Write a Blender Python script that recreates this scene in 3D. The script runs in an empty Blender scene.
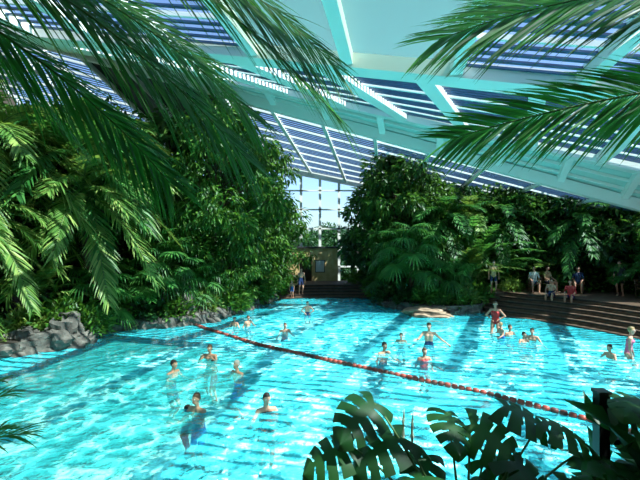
import bpy, math, random
import numpy as np
from mathutils import Vector, noise
random.seed(7); rng=np.random.default_rng(7)
scene=bpy.context.scene
scene.view_settings.view_transform='Standard'
pi=math.pi
# ------------------------------------------------------------ materials
def newmat(name):
    m=bpy.data.materials.new(name); m.use_nodes=True
    nt=m.node_tree; nt.nodes.clear()
    out=nt.nodes.new('ShaderNodeOutputMaterial')
    return m,nt,out
def ramp(nt,fac,stops):
    r=nt.nodes.new('ShaderNodeValToRGB'); e=r.color_ramp.elements
    while len(e)<len(stops): e.new(0.5)
    for i,(p,c) in enumerate(stops):
        e[i].position=p; e[i].color=(*c,1)
    nt.links.new(fac,r.inputs[0]); return r.outputs[0]
def texcoord(nt,kind='Object',scale=None):
    t=nt.nodes.new('ShaderNodeTexCoord'); o=t.outputs[kind]
    if scale:
        mp=nt.nodes.new('ShaderNodeMapping'); mp.inputs['Scale'].default_value=scale
        nt.links.new(o,mp.inputs[0]); o=mp.outputs[0]
    return o
def noisetex(nt,co,sc,det=4,rough=.55,dist=0):
    n=nt.nodes.new('ShaderNodeTexNoise'); n.inputs['Scale'].default_value=sc
    n.inputs['Detail'].default_value=det; n.inputs['Roughness'].default_value=rough
    n.inputs['Distortion'].default_value=dist
    if co is not None: nt.links.new(co,n.inputs['Vector'])
    return n
def simple(name,c1,c2,scale=3,rough=.6,bump=.2,metal=0,spec=.4):
    m,nt,out=newmat(name)
    co=texcoord(nt); n=noisetex(nt,co,scale)
    col=ramp(nt,n.outputs[0],[(.3,c1),(.7,c2)])
    b=nt.nodes.new('ShaderNodeBsdfPrincipled')
    nt.links.new(col,b.inputs['Base Color'])
    b.inputs['Roughness'].default_value=rough; b.inputs['Metallic'].default_value=metal
    b.inputs['Specular IOR Level'].default_value=spec
    if bump>0:
        bp=nt.nodes.new('ShaderNodeBump'); bp.inputs['Strength'].default_value=bump; bp.inputs['Distance'].default_value=.05
        nt.links.new(n.outputs[0],bp.inputs['Height']); nt.links.new(bp.outputs[0],b.inputs['Normal'])
    nt.links.new(b.outputs[0],out.inputs[0]); return m
def leafmat(name,c1,c2,c3,trans=.35,tcol=(.25,.5,.05),rough=.45,spec=.3):
    m,nt,out=newmat(name)
    g=nt.nodes.new('ShaderNodeNewGeometry')
    col=ramp(nt,g.outputs['Random Per Island'],[(0,c1),(.55,c2),(1,c3)])
    b=nt.nodes.new('ShaderNodeBsdfPrincipled'); nt.links.new(col,b.inputs['Base Color'])
    b.inputs['Roughness'].default_value=rough; b.inputs['Specular IOR Level'].default_value=spec
    t=nt.nodes.new('ShaderNodeBsdfTranslucent'); t.inputs[0].default_value=(*tcol,1)
    mx=nt.nodes.new('ShaderNodeMixShader'); mx.inputs[0].default_value=trans
    nt.links.new(b.outputs[0],mx.inputs[1]); nt.links.new(t.outputs[0],mx.inputs[2])
    nt.links.new(mx.outputs[0],out.inputs[0]); return m
LEAF_MID=leafmat('leaf_mid',(.010,.050,.008),(.030,.12,.016),(.11,.25,.035),.33,(.14,.34,.03))
LEAF_OLIVE=leafmat('leaf_olive',(.008,.036,.008),(.025,.085,.014),(.09,.19,.035),.28,(.11,.28,.03))
LEAF_DARK=leafmat('leaf_dark',(.004,.024,.009),(.011,.055,.015),(.04,.13,.03),.20,(.05,.20,.03))
LEAF_LIGHT=leafmat('leaf_light',(.035,.11,.02),(.10,.22,.04),(.29,.38,.10),.34,(.27,.42,.06))
LEAF_PALM=leafmat('leaf_palm',(.010,.06,.014),(.026,.13,.026),(.085,.25,.05),.35,(.13,.38,.05))
LEAF_FROND=leafmat('leaf_frond',(.005,.032,.010),(.011,.065,.015),(.045,.17,.03),.38,(.10,.35,.04))
LEAF_GLOSS=leafmat('leaf_glossy',(.005,.026,.008),(.008,.040,.010),(.018,.075,.012),.12,(.06,.22,.02),.4,.28)
STEM=simple('stem_green',(.05,.11,.025),(.10,.17,.04),6,.5,.1)
BARK=simple('bark',(.05,.032,.02),(.14,.09,.055),9,.9,.6)
ROCK=simple('rock',(.030,.029,.025),(.135,.128,.108),3.5,.9,1.0)
TANROCK=simple('tan_rock',(.2,.14,.09),(.38,.27,.18),3,.8,.6)
SOIL=simple('soil',(.015,.012,.008),(.04,.03,.02),4,.95,.5)
STEP=simple('step_stone',(.085,.05,.03),(.15,.095,.06),5,.7,.3)
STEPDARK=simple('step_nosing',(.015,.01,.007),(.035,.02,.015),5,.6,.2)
WALLM=simple('tan_wall',(.50,.33,.13),(.68,.50,.25),3,.8,.3)
DARKWOOD=simple('dark_timber',(.012,.014,.014),(.03,.03,.028),5,.7,.2)
BEAM=simple('painted_steel',(.46,.66,.60),(.54,.72,.66),.6,.5,.0)
BEAMW=simple('painted_steel_white',(.78,.80,.74),(.84,.85,.79),.6,.5,.0)
LOUV=simple('louvre_blue',(.018,.05,.12),(.035,.085,.17),3,.4,.0)
BLACK=simple('black_metal',(.006,.006,.006),(.012,.012,.012),5,.35,.05)
WHITE=simple('white_plastic',(.6,.6,.58),(.7,.7,.68),5,.5,.0)
RATTAN=simple('rattan',(.10,.06,.03),(.18,.11,.06),8,.6,.2)
ROPE_R=simple('float_red',(.26,.045,.03),(.36,.07,.045),8,.4,.0)
ROPE_B=simple('float_brown',(.10,.03,.025),(.14,.05,.035),8,.5,.0)
POOLF=simple('pool_tile',(.34,.86,.86),(.42,.91,.91),.8,.5,.0)
def glassmat():
    m,nt,out=newmat('roof_glass')
    t=nt.nodes.new('ShaderNodeBsdfTransparent'); t.inputs[0].default_value=(.50,.66,.84,1)
    g=nt.nodes.new('ShaderNodeBsdfGlossy'); g.inputs['Roughness'].default_value=.05
    mx=nt.nodes.new('ShaderNodeMixShader'); mx.inputs[0].default_value=.05
    nt.links.new(t.outputs[0],mx.inputs[1]); nt.links.new(g.outputs[0],mx.inputs[2]); nt.links.new(mx.outputs[0],out.inputs[0]); return m
GLASS=glassmat()
def panelmat():
    m,nt,out=newmat('translucent_panel')
    d=nt.nodes.new('ShaderNodeBsdfDiffuse'); d.inputs[0].default_value=(.36,.60,.54,1)
    t=nt.nodes.new('ShaderNodeBsdfTranslucent'); t.inputs[0].default_value=(.10,.22,.19,1)
    p=nt.nodes.new('ShaderNodeBsdfTransparent'); p.inputs[0].default_value=(.42,.55,.55,1)
    a=nt.nodes.new('ShaderNodeMixShader'); a.inputs[0].default_value=.20
    nt.links.new(d.outputs[0],a.inputs[1]); nt.links.new(t.outputs[0],a.inputs[2])
    b=nt.nodes.new('ShaderNodeMixShader'); b.inputs[0].default_value=.45
    nt.links.new(a.outputs[0],b.inputs[1]); nt.links.new(p.outputs[0],b.inputs[2]); nt.links.new(b.outputs[0],out.inputs[0]); return m
PANEL=panelmat()
def watermat():
    m,nt,out=newmat('pool_water')
    co=texcoord(nt,'Object')
    nz=noisetex(nt,co,1.4,3,.6)
    mixv=nt.nodes.new('ShaderNodeMix'); mixv.data_type='VECTOR'; mixv.inputs[0].default_value=.45
    nt.links.new(co,mixv.inputs[4]); nt.links.new(nz.outputs['Color'],mixv.inputs[5])
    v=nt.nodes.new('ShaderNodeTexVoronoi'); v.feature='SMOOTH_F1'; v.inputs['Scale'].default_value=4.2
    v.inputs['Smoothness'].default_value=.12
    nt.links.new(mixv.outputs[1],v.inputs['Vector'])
    n2=noisetex(nt,co,5.5,3,.6,.6)
    ad=nt.nodes.new('ShaderNodeMath'); ad.operation='MULTIPLY_ADD'; ad.inputs[1].default_value=.55
    nt.links.new(n2.outputs[0],ad.inputs[0]); nt.links.new(v.outputs[0],ad.inputs[2])
    bp=nt.nodes.new('ShaderNodeBump'); bp.inputs['Strength'].default_value=1.0; bp.inputs['Distance'].default_value=.16
    nt.links.new(ad.outputs[0],bp.inputs['Height'])
    d=nt.nodes.new('ShaderNodeBsdfDiffuse'); d.inputs[0].default_value=(.045,.58,.66,1)
    nt.links.new(bp.outputs[0],d.inputs['Normal'])
    # caustic light painted into the transparent tint: bright cell edges, dark centres
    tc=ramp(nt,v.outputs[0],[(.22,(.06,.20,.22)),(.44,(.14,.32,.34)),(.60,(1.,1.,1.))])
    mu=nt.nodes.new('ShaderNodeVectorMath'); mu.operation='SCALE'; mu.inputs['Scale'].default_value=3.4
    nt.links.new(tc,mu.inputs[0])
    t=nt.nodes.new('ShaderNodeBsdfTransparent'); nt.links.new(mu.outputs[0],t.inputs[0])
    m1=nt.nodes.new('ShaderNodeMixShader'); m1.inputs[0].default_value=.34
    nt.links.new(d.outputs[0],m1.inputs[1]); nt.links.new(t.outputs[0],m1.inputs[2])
    g=nt.nodes.new('ShaderNodeBsdfGlossy'); g.inputs['Roughness'].default_value=.08
    nt.links.new(bp.outputs[0],g.inputs['Normal'])
    f=nt.nodes.new('ShaderNodeFresnel'); f.inputs[0].default_value=1.33; nt.links.new(bp.outputs[0],f.inputs['Normal'])
    m2=nt.nodes.new('ShaderNodeMixShader'); nt.links.new(f.outputs[0],m2.inputs[0])
    nt.links.new(m1.outputs[0],m2.inputs[1]); nt.links.new(g.outputs[0],m2.inputs[2])
    nt.links.new(m2.outputs[0],out.inputs[0]); return m
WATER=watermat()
# ------------------------------------------------------------ mesh builder
class MB:
    def __init__(s): s.v=[]; s.f=[]; s.m=[]; s.n=0
    def add(s,v,f,mat=0):
        v=np.asarray(v,float).reshape(-1,3); o=s.n; s.v.append(v); s.n+=len(v)
        for q in f: s.f.append(tuple(int(i)+o for i in q))
        s.m.extend([mat]*len(f))
def lib(name,mb,mats,smooth=True):
    me=bpy.data.meshes.new(name); me.from_pydata(np.concatenate(mb.v).tolist(),[],mb.f)
    for m in mats: me.materials.append(m)
    me.polygons.foreach_set('material_index',mb.m)
    if smooth: me.polygons.foreach_set('use_smooth',[True]*len(me.polygons))
    me.update(); return me
def build(name,mb,mats,loc=(0,0,0),smooth=True,rot=0,scale=1):
    return inst(name,lib(name,mb,mats,smooth),loc,rot,scale)
def inst(name,me,loc,rot=0,scale=1):
    o=bpy.data.objects.new(name,me); o.location=loc; o.rotation_euler=(0,0,rot)
    o.scale=(scale,)*3 if not hasattr(scale,'__len__') else scale
    scene.collection.objects.link(o); return o
def nrm(a):
    a=np.asarray(a,float); return a/np.maximum(np.linalg.norm(a,axis=-1,keepdims=True),1e-9)
def box(mb,lo,hi,mat=0):
    x0,y0,z0=lo;x1,y1,z1=hi
    v=[(x0,y0,z0),(x1,y0,z0),(x1,y1,z0),(x0,y1,z0),(x0,y0,z1),(x1,y0,z1),(x1,y1,z1),(x0,y1,z1)]
    mb.add(v,[(0,3,2,1),(4,5,6,7),(0,1,5,4),(1,2,6,5),(2,3,7,6),(3,0,4,7)],mat)
def beam(mb,p,q,w,h,mat=0,up=(0,0,1)):
    p=np.array(p,float);q=np.array(q,float);t=nrm(q-p);s=nrm(np.cross(t,up));u=np.cross(s,t)
    v=[]
    for c in (p,q):
        for a,b in ((-1,-1),(1,-1),(1,1),(-1,1)): v.append(c+s*w/2*a+u*h/2*b)
    mb.add(v,[(0,1,2,3),(7,6,5,4),(0,4,5,1),(1,5,6,2),(2,6,7,3),(3,7,4,0)],mat)
def tube(mb,pts,rad,seg=7,mat=0,caps=True):
    pts=np.asarray(pts,float); n=len(pts); rad=np.broadcast_to(rad,(n,))
    T=nrm(np.gradient(pts,axis=0)); ref=np.array([0,0,1.]) if abs(T[0][2])<.9 else np.array([1.,0,0])
    a=np.arange(seg)*2*pi/seg; V=[]
    for i in range(n):
        s=nrm(np.cross(T[i],ref)); u=np.cross(s,T[i])
        V.append(pts[i]+rad[i]*(np.cos(a)[:,None]*s+np.sin(a)[:,None]*u))
    F=[(i*seg+j,i*seg+(j+1)%seg,(i+1)*seg+(j+1)%seg,(i+1)*seg+j) for i in range(n-1) for j in range(seg)]
    if caps: F+= [tuple(range(seg))[::-1],tuple((n-1)*seg+j for j in range(seg))]
    mb.add(np.concatenate(V),F,mat)
def bez(p0,p1,p2,t):
    t=np.asarray(t)[:,None]; p0,p1,p2=map(lambda a:np.array(a,float),(p0,p1,p2))
    return (1-t)**2*p0+2*t*(1-t)*p1+t*t*p2, nrm(2*(1-t)*(p1-p0)+2*t*(p2-p1))
def prism(mb,pts,z0,z1,mat=0,top=None):
    n=len(pts)
    v=[(x,y,z0) for x,y in pts]+[(x,y,z1) for x,y in pts]
    mb.add(v,[(i,(i+1)%n,n+(i+1)%n,n+i) for i in range(n)],mat)
    from mathutils.geometry import tessellate_polygon
    tri=tessellate_polygon([[Vector((x,y,0)) for x,y in pts]])
    mb.add([(x,y,z1) for x,y in pts],[tuple(t) for t in tri],mat if top is None else top)
# ------------------------------------------------------------ plant parts
def frond(mb,p0,p1,p2,n=46,Lf=.6,w=.035,ang=55,lift=.25,droop=.35,start=.12,rr=.018,leaf=0,stem=1,jit=.07,roll=0):
    t=np.linspace(start,.995,n); P,T=bez(p0,p1,p2,t)
    S=nrm(np.cross(T,np.array([0,0,1.]))+1e-5); N=np.cross(S,T)
    if roll:
        r=math.radians(roll); S,N=S*math.cos(r)+N*math.sin(r),N*math.cos(r)-S*math.sin(r)
    prof=np.clip(np.sin(pi*np.clip(.12+.80*(t-start)/(1-start),0,1))**.55,.2,1)
    A=np.radians(ang*(1-.45*t))
    st=np.array([0,.2,.55,.82,1.]); wd=np.array([.45,1,.9,.5,.04])
    for sd in (-1,1):
        D=nrm(T*np.cos(A)[:,None]+S*sd*np.sin(A)[:,None]+N*lift+rng.normal(0,jit,(n,3)))
        L=Lf*prof*rng.uniform(.88,1.08,n)
        W=nrm(np.cross(N+S*sd*rng.normal(0,.25,(n,1)),D))
        dr=droop*rng.uniform(.6,1.4,n)
        pts=P[:,None]+D[:,None]*(L[:,None]*st)[:,:,None]
        pts[:,:,2]-=(dr*L)[:,None]*st**2
        off=W[:,None]*(wd*w/2)[None,:,None]
        V=np.stack([pts-off,pts+off],2).reshape(-1,3)
        F=[(i*10+k*2,i*10+k*2+1,i*10+k*2+3,i*10+k*2+2) for i in range(n) for k in range(4)]
        mb.add(V,F,leaf)
    Q,_=bez(p0,p1,p2,np.linspace(0,1,12)); tube(mb,Q,np.linspace(rr,rr*.2,12),5,stem)
def crown(mb,c,cnt,L,emin=-10,emax=75,dr=.55,**k):
    for i in range(cnt):
        a=i*2.399+rng.uniform(-.2,.2); f=i/max(1,cnt-1); e=math.radians(emax+(emin-emax)*f)
        l=L*rng.uniform(.85,1.1); d=np.array([math.cos(a),math.sin(a),0])
        p1=np.array(c)+l*.5*(d*math.cos(e)+np.array([0,0,math.sin(e)]))
        p2=np.array(c)+l*(d*(.55+.4*math.cos(e))+np.array([0,0,math.sin(e)*.85-dr*(.5+.5*math.cos(e))]))
        frond(mb,c,p1,p2,**k)
def fan(mb,c,d,up,R,seg=26,spread=150,droop=.35,leaf=0):
    d=nrm(d); s=nrm(np.cross(d,up)); nn=np.cross(s,d)
    a=np.radians(np.linspace(-spread,spread,seg)); ha=np.radians(spread/seg)*1.02
    V=[];F=[]
    for i,x in enumerate(a):
        r=R*rng.uniform(.9,1.05)*(.75+.25*math.cos(x/1.4)); o=len(V)
        def pt(an,rad,fold,dz):
            q=np.array(c)+rad*(math.cos(an)*d+math.sin(an)*s)+nn*fold; q[2]-=dz; return q
        V+= [np.array(c,float),pt(x-ha,.42*r,-.012*R,.02*R),pt(x,.42*r,.02*R,.02*R),pt(x+ha,.42*r,-.012*R,.02*R),
             pt(x-ha*.5,.74*r,-.01*R,droop*.3*R),pt(x+ha*.5,.74*r,-.01*R,droop*.3*R),pt(x,r,0,droop*R*rng.uniform(.7,1.3))]
        F+= [(o,o+1,o+2),(o,o+2,o+3),(o+1,o+4,o+2),(o+2,o+4,o+5),(o+2,o+5,o+3),(o+4,o+6,o+5)]
    mb.add(V,F,leaf)
def fanplant(mb,c,n,L,R,leaf=0,stem=1):
    for i in range(n):
        a=i*2.399; f=i/n; e=math.radians(82-115*f); l=L*rng.uniform(.8,1.1)
        d=np.array([math.cos(a)*math.cos(e),math.sin(a)*math.cos(e),math.sin(e)])
        p1=np.array(c)+d*l*.6; p2=np.array(c)+d*l+np.array([0,0,-.1*l])
        Q,T=bez(c,p1,p2,np.linspace(0,1,6)); tube(mb,Q,.016,5,stem)
        out=np.array([math.cos(a),math.sin(a),math.sin(e)*.8-.5]); fan(mb,Q[-1],out,(0,0,1),R*rng.uniform(.85,1.1),leaf=leaf,droop=rng.uniform(.3,.8))
def leaves(mb,C,D,size,asp=.42,leaf=0,fold=.12):
    n=len(C); D=nrm(D); R=rng.normal(0,1,(n,3)); R[:,2]+=1.5
    S=nrm(np.cross(D,R)); N=np.cross(S,D); L=(size*rng.uniform(.6,1.3,n))[:,None]
    V=np.stack([C,C+D*L*.45-S*L*asp/2+N*L*fold,C+D*L*.5,C+D*L*.45+S*L*asp/2+N*L*fold,C+D*L-N*L*.1],1).reshape(-1,3)
    F=[]
    for i in range(n):
        o=i*5; F+=[(o,o+1,o+2),(o,o+2,o+3),(o+1,o+4,o+2),(o+2,o+4,o+3)]
    mb.add(V,F,leaf)
def tree(H,R,nclump,per,size,base=.3,asp=.42,down=.5,leaf=0,bark=1,tr=.14,crx=1.0):
    mb=MB(); lean=rng.uniform(-.3,.3,2)
    top=np.array([lean[0],lean[1],H*.85]); Q,_=bez((0,0,0),(lean[0]*1.5,-lean[1],H*.45),top,np.linspace(0,1,9))
    tube(mb,Q,np.linspace(tr,tr*.3,9),8,bark)
    for i in range(nclump):
        a=rng.uniform(0,2*pi); h=rng.uniform(base,.97); env=math.sin(pi*min(1,max(.02,(h-base)/(1-base)))**.75)**.5
        r=R*env*math.sqrt(rng.uniform(.15,1.2)); c=np.array([math.cos(a)*r,math.sin(a)*r,h*H])
        k=min(8,max(1,int(h*7))); b,_=bez(Q[k],(Q[k]+c)/2+np.array([0,0,.25]),c,np.linspace(0,1,5)); tube(mb,b,np.linspace(tr*.3,.012,5),5,bark)
        cr=R*.30*rng.uniform(.6,1.35)
        u=nrm(rng.normal(0,1,(per,3)))*(rng.uniform(.2,1,(per,1))**.5); C=c+u*np.array([cr,cr,cr*.75*crx])
        D=u+rng.normal(0,.4,(per,3)); D[:,2]-=down
        leaves(mb,C,D,size,asp,leaf)
    return mb
def shrub(R,H,n,size,asp=.45,leaf=0):
    mb=MB()
    for i in range(14):
        a=i*2.4; r=R*.7*rng.uniform(.2,1); tube(mb,bez((0,0,0),(r*.3*math.cos(a),r*.3*math.sin(a),H*.6),(r*math.cos(a),r*math.sin(a),H*.85),np.linspace(0,1,5))[0],np.linspace(.025,.008,5),5,1)
    u=nrm(rng.normal(0,1,(n,3))); u[:,2]=np.abs(u[:,2]); rr=rng.uniform(.45,1,(n,1))
    bumps=1+.25*np.sin(u[:,:1]*7+1)*np.cos(u[:,1:2]*6)
    C=u*rr*bumps*np.array([R,R,H]); D=u+rng.normal(0,.45,(n,3)); D[:,2]-=.1
    leaves(mb,C,D,size,asp,leaf); return mb
def gridleaf(mb,base,d,up,L,W,nu=20,nv=4,notch=None,droop=.3,leaf=0,heart=True,cup=.12):
    d=nrm(d); s=nrm(np.cross(d,up)); nn=np.cross(s,d); V=[];F=[]
    us=np.linspace(0,1,nu+1)
    for u in us:
        if heart: hw=W/2*(math.sin(pi*min(1,(u*.93+.07))**.62)**.7 if u<1 else 0); back=.28*L*(1-u)**3
        else: hw=W/2*math.sin(pi*(u*.97+.015))**.5; back=0
        for k in range(-nv,nv+1):
            v=k/nv; q=np.array(base)+d*(u*L-back*abs(v)+.25*L*abs(v)*u*(1-u)*2)+s*hw*v-nn*cup*W*(v*v-.3*abs(v))
            q[2]-=droop*L*u*u; V.append(q)
    c=2*nv+1
    for i in range(nu):
        for k in range(2*nv):
            av=abs(k-nv+.5)
            if notch and notch(i,av,nv): continue
            F.append((i*c+k,i*c+k+1,(i+1)*c+k+1,(i+1)*c+k))
    mb.add(V,F,leaf)
mon=lambda i,av,nv: (i%8==5 and av>1.4 and i<36) or (i%8==4 and av>3.2 and i<36)
ban=lambda i,av,nv: ((i*7)%5==0 and av>.9)
def monstera(mb,c,specs):
    for p,dv,L in specs:
        p=np.array(p,float); Q,_=bez(c,(np.array(c)+p)/2+np.array([0,0,.2]),p,np.linspace(0,1,8)); tube(mb,Q,np.linspace(.011,.006,8),6,1)
        up=nrm(np.array([rng.uniform(-.4,.4),-.35+rng.uniform(-.35,.35),1.]))
        gridleaf(mb,p,dv,up,L,L*1.0,nu=40,nv=5,notch=mon,droop=.35,leaf=0,cup=.22)
# ------------------------------------------------------------ shoreline & land
SL=[(-14,3),(-12.6,8),(-11,12),(-9.3,13.5),(-8.1,14.6),(-8.5,16.3),(-7.6,17.2),(-6.3,17.6),(-5.1,18.3),(-4.4,20),(-4.0,21.6),(-2.6,25.8)]
SF=[(-2.6,25.8),(-1,26.4),(.4,26.7),(2,26.6),(3.35,26.2)]
SI=[(3.35,26.2),(3.5,23.8),(4.1,22.2),(5.1,21.1),(6.2,20.7),(7.2,20.9),(7.9,21.2)]
SR=[(7.9,21.2),(8.6,20.2),(9.6,19.2),(10.6,17.8),(11.4,16),(12,13.5),(12.3,10.5),(12.2,7),(11.5,3)]
mb=MB(); prism(mb,[(-23.9,3)]+SL+[(-2.6,33.8),(-23.9,33.8)],-1.6,.4,0,1)
build('ground_left',mb,[ROCK,SOIL],smooth=False)
mb=MB(); prism(mb,SI+[(8.6,22.4),(10,33.8),(3.35,33.8)],-1.6,.42,0,1)
build('ground_island',mb,[ROCK,SOIL],smooth=False)
def offset(pts,d):
    P=np.array(pts,float); T=nrm(np.gradient(P,axis=0)); N=np.stack([-T[:,1],T[:,0]],1); return [tuple(p) for p in P+N*d]
mb=MB()
for k in range(6):
    z=.03+.17*k; po=offset(SR,.42*k); pn=offset(SR,.42*k+.06)
    outer=[(23.8,3),(23.8,33.8),(10,33.8),(8.3+.1*k,22.6)]
    prism(mb,po+outer,-1.6 if k==0 else z-.17,z,0)
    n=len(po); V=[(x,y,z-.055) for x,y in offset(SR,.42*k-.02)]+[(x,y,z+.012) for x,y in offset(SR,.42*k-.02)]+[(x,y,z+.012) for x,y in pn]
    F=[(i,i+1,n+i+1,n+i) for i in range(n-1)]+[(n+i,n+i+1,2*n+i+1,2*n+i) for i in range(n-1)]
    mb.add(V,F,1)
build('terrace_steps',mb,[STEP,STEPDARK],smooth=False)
mb=MB()
for k in range(5):
    z=.05+.15*k; po=offset(SF,.4*k); prism(mb,po+[(3.35,31.0),(-2.6,31.0)],-1.6 if k==0 else z-.15,z,0)
    pn=offset(SF,.4*k+.07); n=len(po)
    V=[(x,y,z-.05) for x,y in offset(SF,.4*k-.02)]+[(x,y,z+.012) for x,y in offset(SF,.4*k-.02)]+[(x,y,z+.012) for x,y in pn]
    mb.add(V,[(i,i+1,n+i+1,n+i) for i in range(n-1)]+[(n+i,n+i+1,2*n+i+1,2*n+i) for i in range(n-1)],1)
build('pool_entry_steps',mb,[STEP,STEPDARK],smooth=False)
mb=MB(); box(mb,(-2.6,31.0,-1.6),(3.35,33.8,.4)); build('ground_back',mb,[SOIL],smooth=False)
def floorz(x,y):
    return -min(1.35,max(.4,1.35-.09*(y-9.5)-.05*max(0,x-3)+.055*max(0,-x)))
nx,ny=60,60; xs=np.linspace(-14,13,nx); ys=np.linspace(2.6,27.2,ny)
V=[(x,y,floorz(x,y)) for y in ys for x in xs]; mb=MB()
mb.add(V,[(j*nx+i,j*nx+i+1,(j+1)*nx+i+1,(j+1)*nx+i) for j in range(ny-1) for i in range(nx-1)],0)
build('pool_floor',mb,[POOLF])
nx,ny=260,240; xs=np.linspace(-14,13,nx); ys=np.linspace(2.6,27.2,ny)
X,Y=np.meshgrid(xs,ys); Z=np.zeros_like(X)
for i in range(16):
    a=rng.uniform(0,2*pi); k=rng.uniform(2,7); Z+=.02/k*np.sin(k*(X*math.cos(a)+Y*math.sin(a))+rng.uniform(0,6))
mb=MB(); mb.add(np.stack([X,Y,Z],2).reshape(-1,3),[(j*nx+i,j*nx+i+1,(j+1)*nx+i+1,(j+1)*nx+i) for j in range(ny-1) for i in range(nx-1)],0)
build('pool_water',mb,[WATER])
mb=MB(); prism(mb,[(-23.9,-7.9),(23.8,-7.9),(23.8,3.0),(-23.9,3.0)],-1.6,1.6,0,1); build('floor',mb,[ROCK,SOIL],smooth=False)
mb=MB(); box(mb,(-400,-300,-2.2),(400,500,-1.65)); build('ground_outside',mb,[simple('grass',(.03,.07,.02),(.05,.10,.03),.3,.9,0)],smooth=False)
# ------------------------------------------------------------ roof
def row(x0,y0,z0,dy,dz): return lambda x:np.array([x,y0+dy*(x-x0),z0+dz*(x-x0)])
R0=row(0,-8,8.2,0,-.10); R1=row(.84,12,8.7,-.30,-.22); R2=row(1.4,20,10.1,-.17,-.27); R3=row(.5,21.6,9.8,-.14,-.31); R4=row(0,34,8.9,0,-.20)
rf=MB()   # 0 beam 1 white 2 glass 3 louvre 4 dark 5 translucent panel
sp=2.7
def band(Ra,Rb,sh,nl,opaque,rw,rh,dark=lambda x:False,pm=5,lw=.11,lh=.05):
    for i in range(-9,8):
        a0=i*sp; a1=a0+sp; p,q,r,s=Ra(a0),Ra(a1),Rb(a1+sh),Rb(a0+sh)
        beam(rf,p-np.array([0,0,rh/2]),s-np.array([0,0,rh/2]),rw,rh,1)
        m=4 if dark(a0) else (pm if opaque(a0) else 2)
        rf.add([p,q,r,s],[(0,1,2,3)],m)
        if m==2:
            for k in range(1,nl):
                t=k/nl; u=p+(s-p)*t; v=q+(r-q)*t; d=np.array([0,0,.10])
                beam(rf,u-d,v-d,lw if k%5 else .09,lh if k%5 else .12,3 if k%5 else 1)
        elif m in (0,5):
            for k in range(1,4):
                t=k/4; beam(rf,p+(s-p)*t-np.array([0,0,.08]),q+(r-q)*t-np.array([0,0,.08]),.10,.12,1)
band(R0,R1,3.5,50,lambda x:-6<x<-1,.30,.35,lw=.13)
band(R1,R2,3.8,30,lambda x:False,.42,.40)
band(R2,R3,.4,2,lambda x:True,.3,.3,pm=0)
band(R3,R4,2.0,40,lambda x:False,.18,.25,lambda x:-14<x<-7,lw=.12)
for Rr,w,h in ((R1,.7,.4),(R2,.4,.45),(R3,.4,.5),(R4,.4,.5)):
    beam(rf,Rr(-24)-np.array([0,0,h/2]),Rr(24)-np.array([0,0,h/2]),w,h,1)
build('ceiling',rf,[BEAM,BEAMW,GLASS,LOUV,DARKWOOD,PANEL],smooth=False)
def facade(name,a,b,zt,nv,hz):
    mb=MB(); a=np.array(a,float); b=np.array(b,float)
    n=nv
    for i in range(n+1):
        p=a+(b-a)*i/n; zz=zt(p); beam(mb,(p[0],p[1],-1.6),(p[0],p[1],zz),.14,.2,0,up=(1,0,0))
    for h in hz: beam(mb,(a[0],a[1],h),(b[0],b[1],h),.14,.12,0)
    for i in range(n):
        p=a+(b-a)*i/n; q=a+(b-a)*(i+1)/n
        mb.add([(p[0],p[1],-1.6),(q[0],q[1],-1.6),(q[0],q[1],zt(q)),(p[0],p[1],zt(p))],[(0,1,2,3)],1)
    build(name,mb,[BEAMW,GLASS],smooth=False)
facade('wall_back',(-24,34),(24,34),lambda p:8.9-.2*p[0],32,[1.5,3,4.5,6,7.5])
facade('wall_right',(24,-8),(24,34),lambda p:5.2,28,[1.5,3,4.2])
mb=MB(); box(mb,(-24.3,-8,-1.6),(-24,34,18)); build('wall_left',mb,[DARKWOOD],smooth=False)
mb=MB(); box(mb,(-24,-8.3,-1.6),(24,-8,11)); build('wall_front',mb,[DARKWOOD],smooth=False)
mb=MB(); box(mb,(-20,30.5,0.4),(-3.6,33,6.8)); box(mb,(-20.3,30.2,6.8),(-3.3,33.3,7.1),1); build('service_building',mb,[DARKWOOD,BEAM],smooth=False)
mb=MB(); box(mb,(-2.4,31.2,.4),(-1.5,31.6,3.0)); box(mb,(-.6,31.2,.4),(1.3,31.6,3.0)); box(mb,(-1.5,31.2,2.4),(-.6,31.6,3.0)); box(mb,(-2.5,31.1,3.0),(1.45,31.7,3.12),1)
box(mb,(-1.5,31.5,.4),(-.6,31.55,2.4),1)
build('tan_garden_wall',mb,[WALLM,DARKWOOD],smooth=False)
mb=MB(); box(mb,(-.3,31.12,1.3),(.3,31.19,2.1)); box(mb,(-.35,31.15,1.25),(.35,31.2,2.15),1); build('info_sign',mb,[WHITE,DARKWOOD],smooth=False)
# ------------------------------------------------------------ rocks
def rockgeo(mb,c,r,mat=0,sub=3,seed=0):
    import bmesh
    bm=bmesh.new(); bmesh.ops.create_icosphere(bm,subdivisions=sub,radius=1)
    V=[]
    for v in bm.verts:
        n=noise.noise(v.co*1.3+Vector((seed*3.1,seed,0)))*.6+noise.noise(v.co*3.0+Vector((seed,0,seed)))*.35+noise.noise(v.co*8)*.1
        q=v.co*(1+n); V.append((c[0]+q.x*r[0],c[1]+q.y*r[1],c[2]+q.z*r[2]))
    mb.add(V,[[v.index for v in f.verts] for f in bm.faces],mat); bm.free()
def along(pts,step):
    P=np.array(pts,float); out=[]
    for a,b in zip(P[:-1],P[1:]):
        n=max(1,int(np.linalg.norm(b-a)/step)); out+=[a+(b-a)*i/n for i in range(n)]
    return out
mb=MB()
for i,p in enumerate(along(SL,.6)):
    h=rng.uniform(.2,.5); rockgeo(mb,(p[0]-.15,p[1]+.25,.1),(rng.uniform(.28,.55),rng.uniform(.3,.5),h),0,3,i)
build('rock_edging',mb,[ROCK],smooth=False)
mb=MB()
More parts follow.
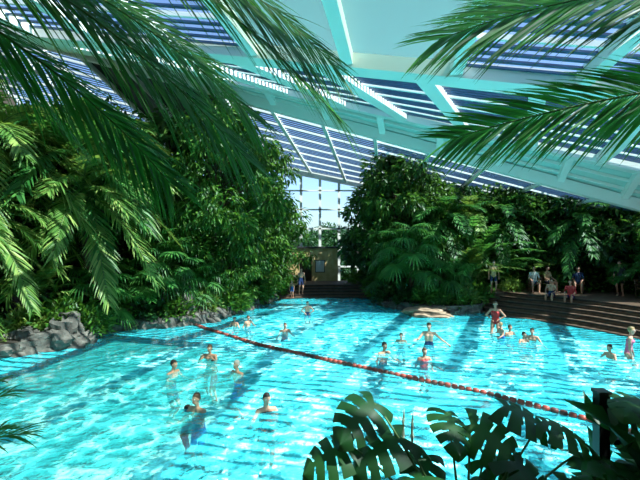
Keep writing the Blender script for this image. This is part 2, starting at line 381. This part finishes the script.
for i,p in enumerate(along(SI[1:],.7)): rockgeo(mb,(p[0]+.1,p[1]+.25,.05),(.45,.4,rng.uniform(.2,.38)),0,3,50+i)
build('rock_edging',mb,[ROCK],smooth=False)
for i,(x,y,r) in enumerate([(-8.7,14.6,(.75,.6,.7)),(-9.7,14.1,(.7,.6,.45)),(-11.1,13.1,(.9,.7,.4)),(-7.0,18.6,(.8,.6,1.0)),(-5.9,19.0,(.7,.6,.85)),(-8.1,18.3,(.7,.6,.8))]):
    mb=MB(); rockgeo(mb,(0,0,0),r,0,4,80+i); build('boulder',mb,[ROCK],(x,y,.25),smooth=False)
mb=MB(); rockgeo(mb,(0,0,0),(1.1,.7,.22),0,4,99); build('flat_rock',mb,[TANROCK],(5.3,20.7,.12))
# ------------------------------------------------------------ plant library
def palm(H,n,L,Lf,w,emin,emax,dr,tr=.13,nl=40):
    mb=MB(); Q,_=bez((0,0,0),(.2,.1,H*.5),(0,0,H),np.linspace(0,1,14)); r=np.linspace(tr*1.3,tr,14)*(1+.06*(np.arange(14)%2)); tube(mb,Q,r,9,2)
    crown(mb,(0,0,H),n,L,emin,emax,dr,n=nl,Lf=Lf,w=w,rr=.03); return mb
PALM1=lib('palm1',palm(6.3,26,3.6,.9,.060,-45,75,.8,nl=52),[LEAF_LIGHT,STEM,BARK])
_p2=palm(4.4,24,3.2,.8,.056,-35,78,.75,nl=48)
PALM2=lib('palm2',_p2,[LEAF_LIGHT,STEM,BARK]); PALM3=lib('palm3',_p2,[LEAF_PALM,STEM,BARK])
def clumppalm(n,L,Lf,w,nl=36):
    mb=MB()
    for i in range(5):
        a=i*1.257; c=(.25*math.cos(a),.25*math.sin(a),rng.uniform(.5,1.8)); tube(mb,bez((c[0]*.6,c[1]*.6,0),c,c,np.linspace(0,1,4))[0],.045,6,1)
        crown(mb,c,n,L*rng.uniform(.85,1.1),25,82,.35,n=nl,Lf=Lf,w=w,rr=.02)
    return mb
ARECA=lib('areca',clumppalm(7,3.4,.6,.05),[LEAF_PALM,STEM,BARK])
ARECAL=lib('arecal',clumppalm(6,2.6,.55,.055),[LEAF_LIGHT,STEM,BARK])
def fanp(H,n,L,R):
    mb=MB(); tube(mb,[(0,0,0),(.03,0,H*.5),(0,0,H)],[.13,.11,.1],8,2); fanplant(mb,(0,0,H),n,L,R); return mb
FAN1=lib('fan1',fanp(2.2,30,1.45,.85),[LEAF_PALM,STEM,BARK]); FAN2=lib('fan2',fanp(1.1,22,1.2,.75),[LEAF_PALM,STEM,BARK])
TREE1=lib('tree1',tree(9,2.5,70,120,.38,.10,.30,1.0),[LEAF_MID,BARK])
TREE2=lib('tree2',tree(8.5,2.5,56,110,.42,.22,.36,.6),[LEAF_OLIVE,BARK])
_t3=tree(6,2.5,54,110,.36,.2,.40,.5)
TREE3=lib('tree3',_t3,[LEAF_DARK,BARK]); TREE3O=lib('tree3o',_t3,[LEAF_OLIVE,BARK])
TREE4=lib('tree4',tree(6,2.0,46,110,.32,.06,.30,1.0),[LEAF_MID,BARK])
SHR1=lib('shr1',shrub(1.1,1.3,700,.36,.35),[LEAF_MID,STEM]); SHR2=lib('shr2',shrub(1.0,1.0,600,.40,.5),[LEAF_DARK,STEM]); SHR3=lib('shr3',shrub(1.0,1.1,650,.30,.3),[LEAF_LIGHT,STEM])
def banana(H,n,L,W):
    mb=MB(); tube(mb,[(0,0,0),(0,0,H)],[.11,.07],8,1)
    for i in range(n):
        a=i*2.4; e=math.radians(75-50*i/n); d=np.array([math.cos(a)*math.cos(e),math.sin(a)*math.cos(e),math.sin(e)]); p=np.array([0,0,H])+d*.6
        tube(mb,[(0,0,H-.1),p],.025,5,1); gridleaf(mb,p,d,(0,0,1),L*rng.uniform(.8,1.1),W,nu=22,nv=3,notch=ban,droop=.45,heart=False)
    return mb
BAN=lib('ban',banana(1.6,10,1.9,.5),[LEAF_MID,STEM])
def P(name,me,x,y,z=.38,s=1,r=None): return inst(name,me,(x,y,z),rng.uniform(0,6.28) if r is None else r,s)
# left bank
P('palm_tree',PALM1,-12.3,16,s=1.12); P('palm_tree',PALM2,-9.6,17.4,s=1.15); P('palm_tree',PALM2,-11.4,14.6,s=.9); P('palm_tree',PALM1,-14.5,19.5,s=1.2)
P('palm_tree',PALM3,-13.4,13.2,s=.95); P('palm_tree',PALM2,-12.3,11.4,s=1.05); P('palm_tree',PALM3,-10.9,19,s=1.5); P('palm_tree',PALM1,-10.2,20.5,s=1.2)
P('areca_palm',ARECAL,-10.4,15.6,s=.9); P('areca_palm',ARECA,-8.2,19.6,s=1.0); P('areca_palm',ARECAL,-12.8,14.4,s=.9)
P('fan_palm',FAN1,-7.0,19.6,s=.95); P('fan_palm',FAN2,-8.9,16.8,s=1); P('fan_palm',FAN2,-5.7,20.3,s=1)
P('weeping_fig_tree',TREE1,-5.4,22.4,s=1.15); P('weeping_fig_tree',TREE1,-4.3,26.8,s=1.08); P('weeping_fig_tree',TREE4,-4.6,21.8,s=.8); P('weeping_fig_tree',TREE4,-3.9,25.2,s=.85)
P('weeping_fig_tree',TREE4,-6.6,21.2,s=.85); P('weeping_fig_tree',TREE4,-3.1,28.2,s=1.05); P('weeping_fig_tree',TREE4,-7.6,23.0,s=1.2)
P('broadleaf_tree',TREE2,-8.6,24,s=1.18); P('broadleaf_tree',TREE2,-12,23,s=1.2); P('broadleaf_tree',TREE2,-15.5,24,s=1.25); P('broadleaf_tree',TREE2,-17,19,s=1.2); P('broadleaf_tree',TREE3,-12,19.5,s=1.1); P('broadleaf_tree',TREE3,-15.5,16,s=1.1)
for i,(x,y,m,s) in enumerate([(-10.2,14.9,SHR3,.9),(-9.3,15.4,SHR1,1),(-9.3,16.8,SHR2,1.1),(-8.2,17.9,SHR1,.9),(-7.2,18.1,SHR2,.8),(-6.2,18.6,SHR1,.8),(-5.4,19.6,SHR3,.9),(-4.9,20.8,SHR1,1),(-4.6,22.3,SHR2,1),(-4.1,23.7,SHR1,1),(-3.5,25.3,SHR3,.8),(-11.6,13.6,SHR1,1.1),(-12.6,12.4,SHR2,1.2),(-3.4,27,SHR2,1.1),(-3.2,28.5,SHR1,1.2),(-10.6,13.8,SHR3,.7),(-8.3,15.5,SHR1,.7),(-4.3,21.2,SHR1,.8),(-3.4,24.4,SHR1,.8),(-2.9,26.6,SHR1,.8),(-2.9,29.6,SHR1,.9)]):
    P('leafy_shrub',m,x,y,.3,s)
P('banana_plant',BAN,-7.6,20.8,s=1.2); P('banana_plant',BAN,-13.6,15.3,s=1.5)
# island
P('broadleaf_tree',TREE2,5.3,26.0,s=1.06); P('broadleaf_tree',TREE3,4.2,28.6,s=1.15); P('broadleaf_tree',TREE3O,7.2,27.5,s=1.1); P('weeping_fig_tree',TREE4,6.6,25,s=.9)
P('fan_palm',FAN1,4.9,23.1,s=1.15); P('fan_palm',FAN2,6.3,22.4,s=1); P('fan_palm',FAN2,4.3,24.8,s=1.1); P('areca_palm',ARECA,8.7,24.3,s=1.2); P('areca_palm',ARECAL,7.9,23.2,s=1.0)
P('palm_tree',PALM3,7.1,24.6,.4,.98); P('palm_tree',PALM2,8.9,25.6,.4,1.0); P('weeping_fig_tree',TREE1,4.4,25.6,.4,.82)
for x,y,m,s in [(4.6,22.5,SHR2,.7),(5.6,21.8,SHR1,.8),(6.5,21.6,SHR1,.8),(7.3,21.9,SHR3,.85),(8,22.6,SHR1,.9),(3.9,23.9,SHR2,.9),(3.9,26.2,SHR1,1.1),(4,28,SHR2,1.2),(2.9,29.5,SHR1,1)]: P('leafy_shrub',m,x,y,.3,s)
# right terrace
for x,y,m,s in [(11.8,25.5,TREE3O,1.05),(14.6,24.3,TREE3,1.08),(17,22.5,TREE3O,1.0),(13,28.5,TREE3O,1.15),(16.8,27,TREE3,1.0),(19.5,24,TREE3,.9),(18,18.5,TREE3,.85),(10.4,28.5,TREE3,1.15),(20.3,20,TREE3,.85),(20,28,TREE3,.9),(12.5,30.2,TREE3,1.05),(16,30.2,TREE3,.95),(15.6,26.6,TREE4,1.0),(12.9,24.9,TREE4,.9)]: P('broadleaf_tree',m,x,y,.86,s)
for x,y,m,s in [(10.3,24.6,SHR1,1),(11.6,26,SHR2,1.5),(13.5,25.4,SHR2,1.6),(15.6,24.6,SHR2,1.6),(17.6,23,SHR2,1.6),(18.4,21,SHR2,1.6),(19,18.6,SHR2,1.6),(16.3,20.6,SHR1,.8),(9.6,26,SHR2,1.3),(12.5,24.6,SHR1,1.2),(14.6,23.6,SHR1,1.2),(16.6,22.2,SHR1,1.2),(11,28.5,SHR2,2),(15,28.5,SHR2,2),(18.5,26,SHR2,2),(10.2,22.9,SHR3,.6),(12.4,23.3,SHR1,.8)]: P('leafy_shrub',m,x,y,.86,s)
P('palm_tree',PALM3,10.4,25.0,.86,.92); P('areca_palm',ARECA,16.2,21.3,.86,.85); P('palm_tree',PALM3,14.0,23.4,.86,.85); P('palm_tree',PALM3,17.2,20.6,.86,.78); P('areca_palm',ARECAL,12.2,23.9,.86,.8)
# garden trees outside the glass
for x,y,s in [(-6,41,1.0),(-1.5,42,.95),(2.8,41,.95),(7,43,1.05),(12,42,1.1),(17,42,1.1),(0.8,47,1.1),(5,48,1.15),(-4,48,1.15),(22,41,1.1)]: P('broadleaf_tree',TREE3,x,y,-1.65,s)
# ------------------------------------------------------------ foreground palms
mb=MB(); tube(mb,[(-3.5,.6,1.5),(-3.3,.9,3.2),(-3.0,1.2,5.3)],[.17,.14,.12],10,2)
c=(-3.0,1.2,5.3)
K=dict(n=135,w=.021,rr=.018,start=.05,leaf=0,stem=1,jit=.05)
frond(mb,c,(-1.1,2.2,5.65),(.14,2.75,4.35),Lf=.62,ang=62,lift=.0,droop=.18,roll=-35,**K)
frond(mb,c,(-1.3,2.9,6.2),(.15,3.4,4.95),Lf=.75,ang=60,lift=.05,droop=.22,roll=-50,**K)
frond(mb,c,(-1.2,2.4,5.9),(-.05,2.9,4.75),Lf=.70,ang=60,lift=.0,droop=.22,roll=-40,**K)
frond(mb,c,(-1.6,2.5,5.45),(-.5,2.95,4.15),Lf=.72,ang=60,lift=.0,droop=.22,roll=-40,**K)
frond(mb,c,(-1.7,3.0,5.7),(-.55,3.5,4.6),Lf=.75,ang=60,lift=.0,droop=.22,roll=-45,**K)
frond(mb,c,(-1.9,2.8,5.1),(-1.05,3.0,4.0),Lf=.62,ang=60,lift=.0,droop=.25,roll=-45,**K)
frond(mb,c,(-2.3,3.2,6.1),(-1.0,4.0,5.2),Lf=.8,ang=58,lift=.1,droop=.25,roll=-50,**K)
frond(mb,c,(-2.6,2.8,5.5),(-2.1,3.6,4.5),Lf=.7,ang=58,lift=.1,droop=.3,roll=-30,**K)
for a in (2.2,3.1,4.0,4.9): frond(mb,c,(c[0]+1.2*math.cos(a),c[1]+1.2*math.sin(a),5.9),(c[0]+2.2*math.cos(a),c[1]+2.2*math.sin(a),4.9),Lf=.6,ang=58,lift=.1,droop=.3,**K)
build('coconut_palm',mb,[LEAF_FROND,STEM,BARK])
mb=MB(); tube(mb,[(4.2,.9,1.5),(3.9,1.2,3.0),(3.6,1.5,4.4)],[.17,.14,.12],10,2); c=(3.6,1.5,4.4)
frond(mb,c,(2.2,2.6,5.4),(.80,2.9,4.95),Lf=.80,ang=62,lift=.05,droop=.15,roll=50,**K)
frond(mb,c,(2.2,2.6,4.65),(.88,2.9,4.28),Lf=.62,ang=62,lift=.05,droop=.12,roll=55,**K)
frond(mb,c,(2.6,3.0,5.5),(1.4,3.8,5.65),Lf=.85,ang=58,lift=.1,droop=.2,roll=40,**K)
for a in (-.6,.3,1.2,-1.6,3.7): frond(mb,c,(c[0]+1.2*math.cos(a),c[1]+1.2*math.sin(a),5.2),(c[0]+2.2*math.cos(a),c[1]+2.2*math.sin(a),4.3),Lf=.6,ang=58,lift=.1,droop=.3,**K)
build('coconut_palm',mb,[LEAF_FROND,STEM,BARK])
mb=MB(); crown(mb,(-2.75,2.75,2.0),15,1.0,10,80,.3,n=34,Lf=.36,w=.016,rr=.007); tube(mb,[(-2.75,2.75,1.55),(-2.75,2.75,2.05)],.03,6,1)
build('young_palm',mb,[LEAF_FROND,STEM])
# monstera
mb=MB(); c=(.85,2.5,1.6); specs=[]
for (x,y,z,L) in [(.36,2.85,2.52,.34),(.20,2.75,2.28,.32),(.52,2.75,2.34,.34),(.30,2.6,2.10,.34),(.62,2.6,2.17,.36),(.84,2.85,2.46,.28),(.98,2.8,2.40,.34),(.86,2.55,2.14,.36),(1.22,2.85,2.50,.34),(1.18,2.6,2.26,.36),(1.45,2.8,2.42,.34),(1.42,2.5,2.16,.36),(.08,2.7,2.0,.30),(1.1,2.4,2.04,.34),(.5,2.4,2.0,.34),(1.62,2.7,2.26,.32),(.72,2.4,1.98,.36),(1.3,2.4,1.95,.36),(.7,2.8,2.2,.3),(1.05,2.75,2.2,.3),(1.55,2.45,2.05,.34),(.35,2.5,1.9,.34)]:
    dx=(x-.85); specs.append(((x,y,z),(dx*1.6+rng.uniform(-.4,.4),-.45+rng.uniform(-.3,.3),-.15),L))
monstera(mb,c,specs)
for x,z in ((.56,2.46),(.62,2.44)):
    tube(mb,[(c[0],c[1]+.2,1.7),(x,2.88,z-.22),(x,2.9,z-.16),(x+.003,2.9,z-.08),(x+.008,2.9,z)],[.008,.008,.013,.010,.002],7,2)
build('monstera_plant',mb,[LEAF_GLOSS,STEM,simple('spathe_pale',(.30,.36,.24),(.42,.46,.34),5,.5,0)])
mb=MB(); c=(2.35,2.7,1.6)
monstera(mb,c,[((2.15,2.85,2.5),(-.6,-.3,.1),.3),((2.0,2.6,2.2),(-.6,-.4,0),.32),((2.35,2.7,2.62),(.2,-.5,.1),.3),((1.8,2.7,2.05),(-.7,-.1,0),.3),((2.25,2.5,2.3),(0,-.7,0),.32),((2.5,2.9,2.62),(.6,.2,0),.3),((2.05,2.75,2.58),(-.4,-.3,.1),.28),((2.1,2.5,2.05),(-.2,-.5,0),.34)])
build('monstera_plant',mb,[LEAF_GLOSS,STEM])
inst('leafy_shrub',SHR2,(2.5,2.55,1.6),.5,.8); inst('leafy_shrub',SHR2,(1.2,2.3,1.6),1.5,.36)
# railing
mb=MB(); beam(mb,(1.93,2.95,1.6),(1.93,2.95,2.55),.075,.075,0,up=(1,0,0)); box(mb,(1.885,2.905,2.55),(1.975,2.995,2.57))
for z in (2.48,2.22,1.95,1.72): beam(mb,(1.93,2.95,z),(5.5,2.95,z),.035,.035)
for x in (3.1,4.3,5.5): beam(mb,(x,2.95,1.6),(x,2.95,2.55),.06,.06,0,up=(1,0,0))
build('metal_railing',mb,[BLACK],smooth=False)
# ------------------------------------------------------------ lane rope
rp=np.array([(-5.25,18.1),(-3.9,16.6),(-2.0,14.6),(0,13.0),(2.1,11.35),(3.8,10.1),(5.2,8.7),(6.8,6.8),(8.2,4.9),(9.2,3.1)])
d=np.r_[0,np.cumsum(np.linalg.norm(np.diff(rp,axis=0),axis=1))]; ss=np.arange(0,d[-1],.17)
cx=np.interp(ss,d,rp[:,0]); cy=np.interp(ss,d,rp[:,1])
mb=MB(); tube(mb,np.stack([cx,cy,np.full_like(cx,.03)],1),.012,5,1)
for i in range(len(ss)-1):
    a=np.array([cx[i],cy[i],.03]); b=np.array([cx[i+1],cy[i+1],.03]); t=b-a
    tube(mb,[a+t*.06,a+t*.16,a+t*.5,a+t*.84,a+t*.94],[.03,.062,.07,.062,.03],8,0 if (i//2)%4 else 1)
build('lane_rope',mb,[ROPE_R,ROPE_B])
# ------------------------------------------------------------ people
def pmat(name,c,rough=.55): return simple(name,tuple(x*.9 for x in c),tuple(min(1,x*1.08) for x in c),6,rough,0)
SKIN=[pmat('skin_a',(.50,.26,.17)),pmat('skin_b',(.56,.32,.22)),pmat('skin_c',(.38,.19,.11))]
HAIR={'dark':pmat('hair_dark',(.02,.013,.01)),'brown':pmat('hair_brown',(.07,.035,.016)),'blond':pmat('hair_blond',(.35,.23,.10)),'grey':pmat('hair_grey',(.35,.34,.32))}
CL={'navy':pmat('suit_navy',(.015,.03,.10)),'black':pmat('suit_black',(.015,.015,.018)),'red':pmat('suit_red',(.5,.03,.03)),'blue':pmat('suit_blue',(.04,.16,.5)),'pink':pmat('suit_pink',(.6,.15,.25)),'white':pmat('shirt_white',(.55,.55,.53)),'green':pmat('suit_green',(.05,.3,.12)),'tan':pmat('shirt_tan',(.45,.3,.16))}
EYEW=pmat('eye_white',(.8,.8,.78),.3); IRIS=pmat('eye_iris',(.05,.03,.02),.3); LIP=pmat('lip',(.45,.14,.12))
def capsule(mb,p,q,r1,r2,seg=10):
    p=np.array(p,float);q=np.array(q,float); t=q-p; L=np.linalg.norm(t); t=t/L if L>1e-6 else np.array([0,0,1.])
    pts=[];rad=[]
    for a in (-80,-50,-20): pts.append(p+t*r1*math.sin(math.radians(a))); rad.append(r1*math.cos(math.radians(a)))
    for a in (20,50,80): pts.append(q+t*r2*math.sin(math.radians(a))); rad.append(r2*math.cos(math.radians(a)))
    ref=np.array([0,0,1.]) if abs(t[2])<.9 else np.array([1.,0,0]); s=nrm(np.cross(t,ref)); u=np.cross(s,t); a=np.arange(seg)*2*pi/seg
    V=np.concatenate([c+r*(np.cos(a)[:,None]*s+np.sin(a)[:,None]*u) for c,r in zip(pts,rad)]); n=6
    F=[(i*seg+j,i*seg+(j+1)%seg,(i+1)*seg+(j+1)%seg,(i+1)*seg+j) for i in range(n-1) for j in range(seg)]+[tuple(range(seg))[::-1],tuple((n-1)*seg+j for j in range(seg))]
    mb.add(V,F,0)
def ik(h,a,l1,l2,fwd):
    h=np.array(h,float);a=np.array(a,float); v=a-h; D=min(np.linalg.norm(v),(l1+l2)*.999); v=nrm(v)
    c=(l1*l1+D*D-l2*l2)/(2*l1*D); c=max(-1,min(1,c)); f=np.array(fwd,float); f=nrm(f-v*np.dot(f,v)); return h+v*l1*c+f*l1*math.sqrt(1-c*c)
ARM={'float':[((.55,.25,-.75),(.45,.8,-.25))]*2,'down':[((.22,.0,-1),(.05,.25,-1))]*2,'hug':[((.35,.5,-.8),(-.5,.9,.25))]*2,
 'up':[((.5,.2,.8),(.1,.1,1)),((.5,.2,-.8),(.3,.8,-.2))],'wide':[((.75,.2,-.65),(.6,.5,-.35)),((.6,.35,-.7),(.35,.8,.1))],'hips':[((.65,-.15,-.75),(-.75,.3,-.5))]*2,'lap':[((.2,.25,-.9),(-.25,.85,-.25))]*2,'face':[((.4,.6,-.6),(-.5,.4,.8))]*2}
def person(x,y,fz,top,head=0,s=1.0,arms='float',hair='dark',suit='navy',skin=0,female=False,lean=8,sit=None,turn=0,longhair=False,shirt=None,name=None):
    L=math.radians(lean); sp_=np.array([0,math.sin(L),math.cos(L)])
    up_len=.52*math.cos(L)+.285
    hz=(top-fz)/s-up_len if sit is None else (sit-fz)/s+.10
    hz=max(.32,min(.93,hz))
    hip=np.array([0,0,hz]); nk=hip+.52*sp_; hd=nk+np.array([0,.02+.03*math.sin(L),.165]); ch=hip+.36*sp_; wa=hip+.17*sp_
    B=[]
    tm=1 if female else (3 if shirt else 0); sw=.165 if female else .185
    for sx in (-1,1):
        B.append((hip+[sx*.065,0,-.02],wa+[sx*.05,0,0],.108,.092,1 if not (shirt and not female) else 3))
        B.append((wa+[sx*.05,0,0],ch+[sx*.065,0,.0],.09,.108,tm))
        B.append((ch+[sx*.06,0,.02],nk+[sx*.07,-.01,-.07],.105,.07,0 if not shirt else tm))
        if female: B.append((ch+[sx*.07,.07,.0],ch+[sx*.07,.08,.0],.058,.055,1))
        sh=hip+.455*sp_+np.array([sx*sw,0,0]); B.append((nk+[sx*.04,0,-.05],sh,.06,.06,0 if not shirt else tm))
        U,Fd=ARM[arms][0 if sx<0 else 1]; U=nrm(np.array(U)*[sx,1,1]); Fd=nrm(np.array(Fd)*[sx,1,1])
        el=sh+U*.285; wr=el+Fd*.25
        B.append((sh,el,.053,.040,0 if not shirt else tm)); B.append((el,wr,.040,.027,0))
        pn=nrm(np.cross(Fd,[0,0,1.])+1e-4)
        for o in (-.022,0,.022): B.append((wr+pn*o*.6,wr+Fd*.085+pn*o,.016,.015,0))
        B.append(('F',wr+Fd*.085,Fd,pn*sx,sx))
        hj=hip+np.array([sx*.095,0,-.04])
        if sit is None:
            an=np.array([sx*.11,-.02,.085]); kn=ik(hj,an,.43,.41,(sx*.15,1,0))
        else:
            kn=hj+np.array([sx*.05,.43,.02]); an=np.array([kn[0],kn[1]+.03,max(.085,kn[2]-.41)])
        B.append((hj,hj+(kn-hj)*.55,.098,.078,1 if not female else 0)); B.append((hj+(kn-hj)*.5,kn,.076,.055,0))
        B.append((kn,kn+(an-kn)*.4,.055,.056,0)); B.append((kn+(an-kn)*.4,an,.056,.034,0))
        B.append((an+[0,-.03,-.045],an+[sx*.02,.15,-.06],.036,.026,0))
    B.append((nk+[0,-.01,-.05],hd+[0,-.015,-.06],.056,.05,0))
    ty=math.radians(turn); R=np.array([[math.cos(ty),-math.sin(ty),0],[math.sin(ty),math.cos(ty),0],[0,0,1]])
    H=lambda *v: hd+R@np.array(v,float)
    B+= [(H(0,-.012,.035),H(0,-.0,.03),.083,.083,0),(H(0,.02,.02),H(0,.028,-.06),.070,.050,0),(H(0,.085,.015),H(0,.100,-.012),.009,.014,0)]
    for sx in (-1,1): B.append((H(sx*.08,.0,.012),H(sx*.083,-.005,-.018),.014,.011,0))
    B+= [(H(0,-.022,.055),H(0,-.028,.03),.088,.086,2),(H(0,.03,.082),H(0,-.02,.085),.05,.06,2)]
    if longhair: B+= [(H(0,-.05,.02),H(0,-.07,-.16),.075,.05,2)]
    mb=MB()
    for b in B:
        if isinstance(b[0],str): continue
        capsule(mb,*b[:4])
    me=bpy.data.meshes.new('tmp'); me.from_pydata(np.concatenate(mb.v).tolist(),[],mb.f)
    ob=bpy.data.objects.new('tmp',me); scene.collection.objects.link(ob)
    m=ob.modifiers.new('r','REMESH'); m.mode='VOXEL'; m.voxel_size=.016
    sm=ob.modifiers.new('s','SMOOTH'); sm.factor=.5; sm.iterations=3
    dg=bpy.context.evaluated_depsgraph_get(); ev=ob.evaluated_get(dg).to_mesh()
    V=np.array([v.co[:] for v in ev.vertices]); F=[tuple(p.vertices) for p in ev.polygons]
    C=np.array([V[list(f)].mean(0) for f in F])
    best=np.full(len(C),9.); mi=np.zeros(len(C),int)
    for b in B:
        if isinstance(b[0],str): continue
        p,q=np.array(b[0]),np.array(b[1]); t=q-p; l2=max(np.dot(t,t),1e-9); u=np.clip((C-p)@t/l2,0,1)
        dd=np.linalg.norm(C-(p+u[:,None]*t),axis=1)-(b[2]+(b[3]-b[2])*u)-(.004 if b[4] else 0)
        k=dd<best; best[k]=dd[k]; mi[k]=b[4]
    loc=(C-hd)@R
    face=(mi==2)&(loc[:,1]>.045)&(loc[:,2]<.075); mi[face]=0
    out=MB(); out.v=[V]; out.n=len(V); out.f=F; out.m=[int(i) for i in mi]
    for b in B:
        if isinstance(b[0],str):
            _,p,Fd,pn,sx=b; dn=np.cross(Fd,pn); dn=dn if dn[2]<0 else -dn
            for o,l in ((-.030,.052),(-.010,.070),(.010,.074),(.030,.064)):
                a=p+pn*o*.9-Fd*.015; c1=a+Fd*l*.5+pn*o*.15; c2=c1+Fd*l*.42+dn*l*.3
                tube(out,[a,c1,c2,c2+Fd*.012+dn*.012],[.0085,.0085,.0075,.004],6,0)
            a=p-Fd*.06-pn*.020; tube(out,[a,a-pn*.03+Fd*.03,a-pn*.036+Fd*.055,a-pn*.034+Fd*.066],[.011,.010,.008,.004],6,0)
    def blob(c,r,m):
        o=MB(); capsule(o,np.array(c)-[0,0,.0005],np.array(c)+[0,0,.0005],r,r,8); out.add(o.v[0],o.f,m)
    for sx in (-1,1): blob(H(sx*.031,.078,.02),.0125,4); blob(H(sx*.031,.0865,.02),.0062,5)
    o=MB(); capsule(o,H(-.020,.079,-.048),H(.020,.079,-.048),.0075,.0075,8); out.add(o.v[0],o.f,6)
    bpy.data.objects.remove(ob); bpy.data.meshes.remove(me)
    nm=name or ('swimmer' if sit is None and not shirt else 'seated_person' if sit is not None else 'standing_person')
    return build(nm,out,[SKIN[skin],CL[suit],HAIR[hair],CL[shirt] if shirt else SKIN[skin],EYEW,IRIS,LIP],(x,y,fz),rot=math.radians(head),scale=s)
def sw(x,y,v,**k): return person(x,y,floorz(x,y),v,**k)
sw(-4.05,11.7,.34,head=250,arms='float',hair='dark',suit='navy')
sw(-3.35,13.2,.40,head=170,arms='face',hair='brown',s=.95,suit='black'); sw(-3.15,12.8,.22,head=60,s=.72,hair='dark',suit='red')
sw(-2.2,11.7,.34,head=140,arms='float',hair='grey',suit='blue')
sw(-2.55,9.1,.62,head=150,arms='hug',hair='brown',suit='blue',skin=1); sw(-2.92,9.25,.58,head=-60,arms='hug',hair='dark',s=.8,skin=0,suit='red')
sw(-1.15,9.1,.42,head=200,arms='float',hair='dark',suit='black',female=True,longhair=True)
sw(-1.4,17.0,.33,head=200,hair='brown',s=.85); sw(-3.55,18.0,.38,head=160,hair='dark',s=.72,suit='red'); sw(-3.05,18.1,.42,head=220,hair='brown',s=.75)
sw(-.6,20.7,.65,head=180,arms='hips',hair='dark',s=.8,skin=1)
sw(2.0,13.7,.36,head=210,hair='dark',suit='black',skin=2); sw(2.9,15.3,.3,head=160,hair='brown',s=.8)
sw(3.1,12.9,.38,head=190,arms='float',hair='brown',suit='red',female=True,s=.9); sw(3.72,14.7,.78,head=170,arms='wide',hair='brown',suit='navy',skin=1)
sw(6.9,16.9,1.20,head=150,arms='hips',hair='brown',suit='red',female=True,skin=0); sw(6.75,15.9,.55,head=90,arms='float',hair='blond',s=.75,suit='blue')
sw(7.2,15.3,.34,head=200,hair='dark',s=.85); sw(7.65,15.5,.36,head=150,hair='brown',s=.9); sw(7.1,16.2,.4,head=200,hair='brown',s=.85)
sw(9.45,13.2,.95,head=230,arms='down',hair='blond',suit='pink',female=True,skin=1); sw(8.95,13.2,.4,head=100,arms='float',hair='dark',s=.85)
person(-1.2,26.9,.2,1.85,head=200,arms='down',hair='dark',suit='navy',s=.95,name='standing_person')
person(-1.7,26.5,.05,1.15,head=150,arms='down',hair='blond',suit='blue',s=.62,name='standing_child')
TZ=.88
person(8.95,22.2,.88,2.55,head=170,arms='down',hair='dark',suit='navy',shirt='tan',s=.97)
person(14.6,20.9,.88,2.6,head=120,arms='down',hair='dark',suit='black',shirt='black',s=.98)
for x,y,sh,hc in [(11.2,20.8,None,'brown'),(11.75,20.15,'red','dark')]:
    person(x,y,.54,1.6,head=135,sit=.88,arms='lap',hair=hc,suit='navy',shirt=sh,lean=6,s=.95,name='seated_person')
def chairmesh():
    mb=MB()
    for sx in (-.24,.24):
        for yy in (-.22,.22): tube(mb,[(sx,yy,0),(sx*.95,yy*.95,.43)],.018,6,0)
        tube(mb,[(sx*.95,-.22,.43),(sx*.93,-.32,.88)],.016,6,0); tube(mb,[(sx*1.05,-.26,.64),(sx*1.08,.2,.64),(sx,.22,.43)],.016,6,0)
    box(mb,(-.25,-.24,.42),(.25,.25,.45))
    for i in range(5): beam(mb,(-.22,-.235-.02*i,.5+.085*i),(.22,-.235-.02*i,.5+.085*i),.02,.05)
    return mb
CH=lib('ch',chairmesh(),[RATTAN])
for x,y,h,sh,hc in [(11.1,22.3,165,'white','dark'),(11.9,22.5,200,'tan','brown'),(13.2,22.0,150,'navy','dark'),(15.0,19.9,190,'black','dark')]:
    inst('patio_chair',CH,(x,y,TZ),math.radians(h))
    person(x,y,TZ,2.2,head=h,sit=TZ+.45,arms='lap',hair=hc,suit='navy',shirt=sh,lean=-2)
# ------------------------------------------------------------ light
w=bpy.data.worlds.new('w'); scene.world=w; w.use_nodes=True; nt=w.node_tree; bg=nt.nodes['Background']
sky=nt.nodes.new('ShaderNodeTexSky'); sky.sky_type='NISHITA'; sky.sun_disc=False; sky.sun_elevation=math.radians(50); sky.sun_rotation=math.radians(120)
hs=nt.nodes.new('ShaderNodeHueSaturation'); hs.inputs['Saturation'].default_value=.9
nt.links.new(sky.outputs[0],hs.inputs['Color']); nt.links.new(hs.outputs[0],bg.inputs[0]); bg.inputs[1].default_value=.34
sl=bpy.data.lights.new('sun','SUN'); sl.energy=24; sl.angle=math.radians(.6); sl.color=(1,.86,.66)
so=bpy.data.objects.new('sun',sl); scene.collection.objects.link(so)
dv=Vector((.52,-.28,.85)); so.rotation_euler=dv.to_track_quat('Z','Y').to_euler()
# ------------------------------------------------------------ camera
cam=bpy.data.cameras.new('camera'); co=bpy.data.objects.new('camera',cam); scene.collection.objects.link(co)
cam.sensor_width=36; cam.lens=430/640*36; co.location=(0,0,3.6); co.rotation_euler=(pi/2,0,0); scene.camera=co
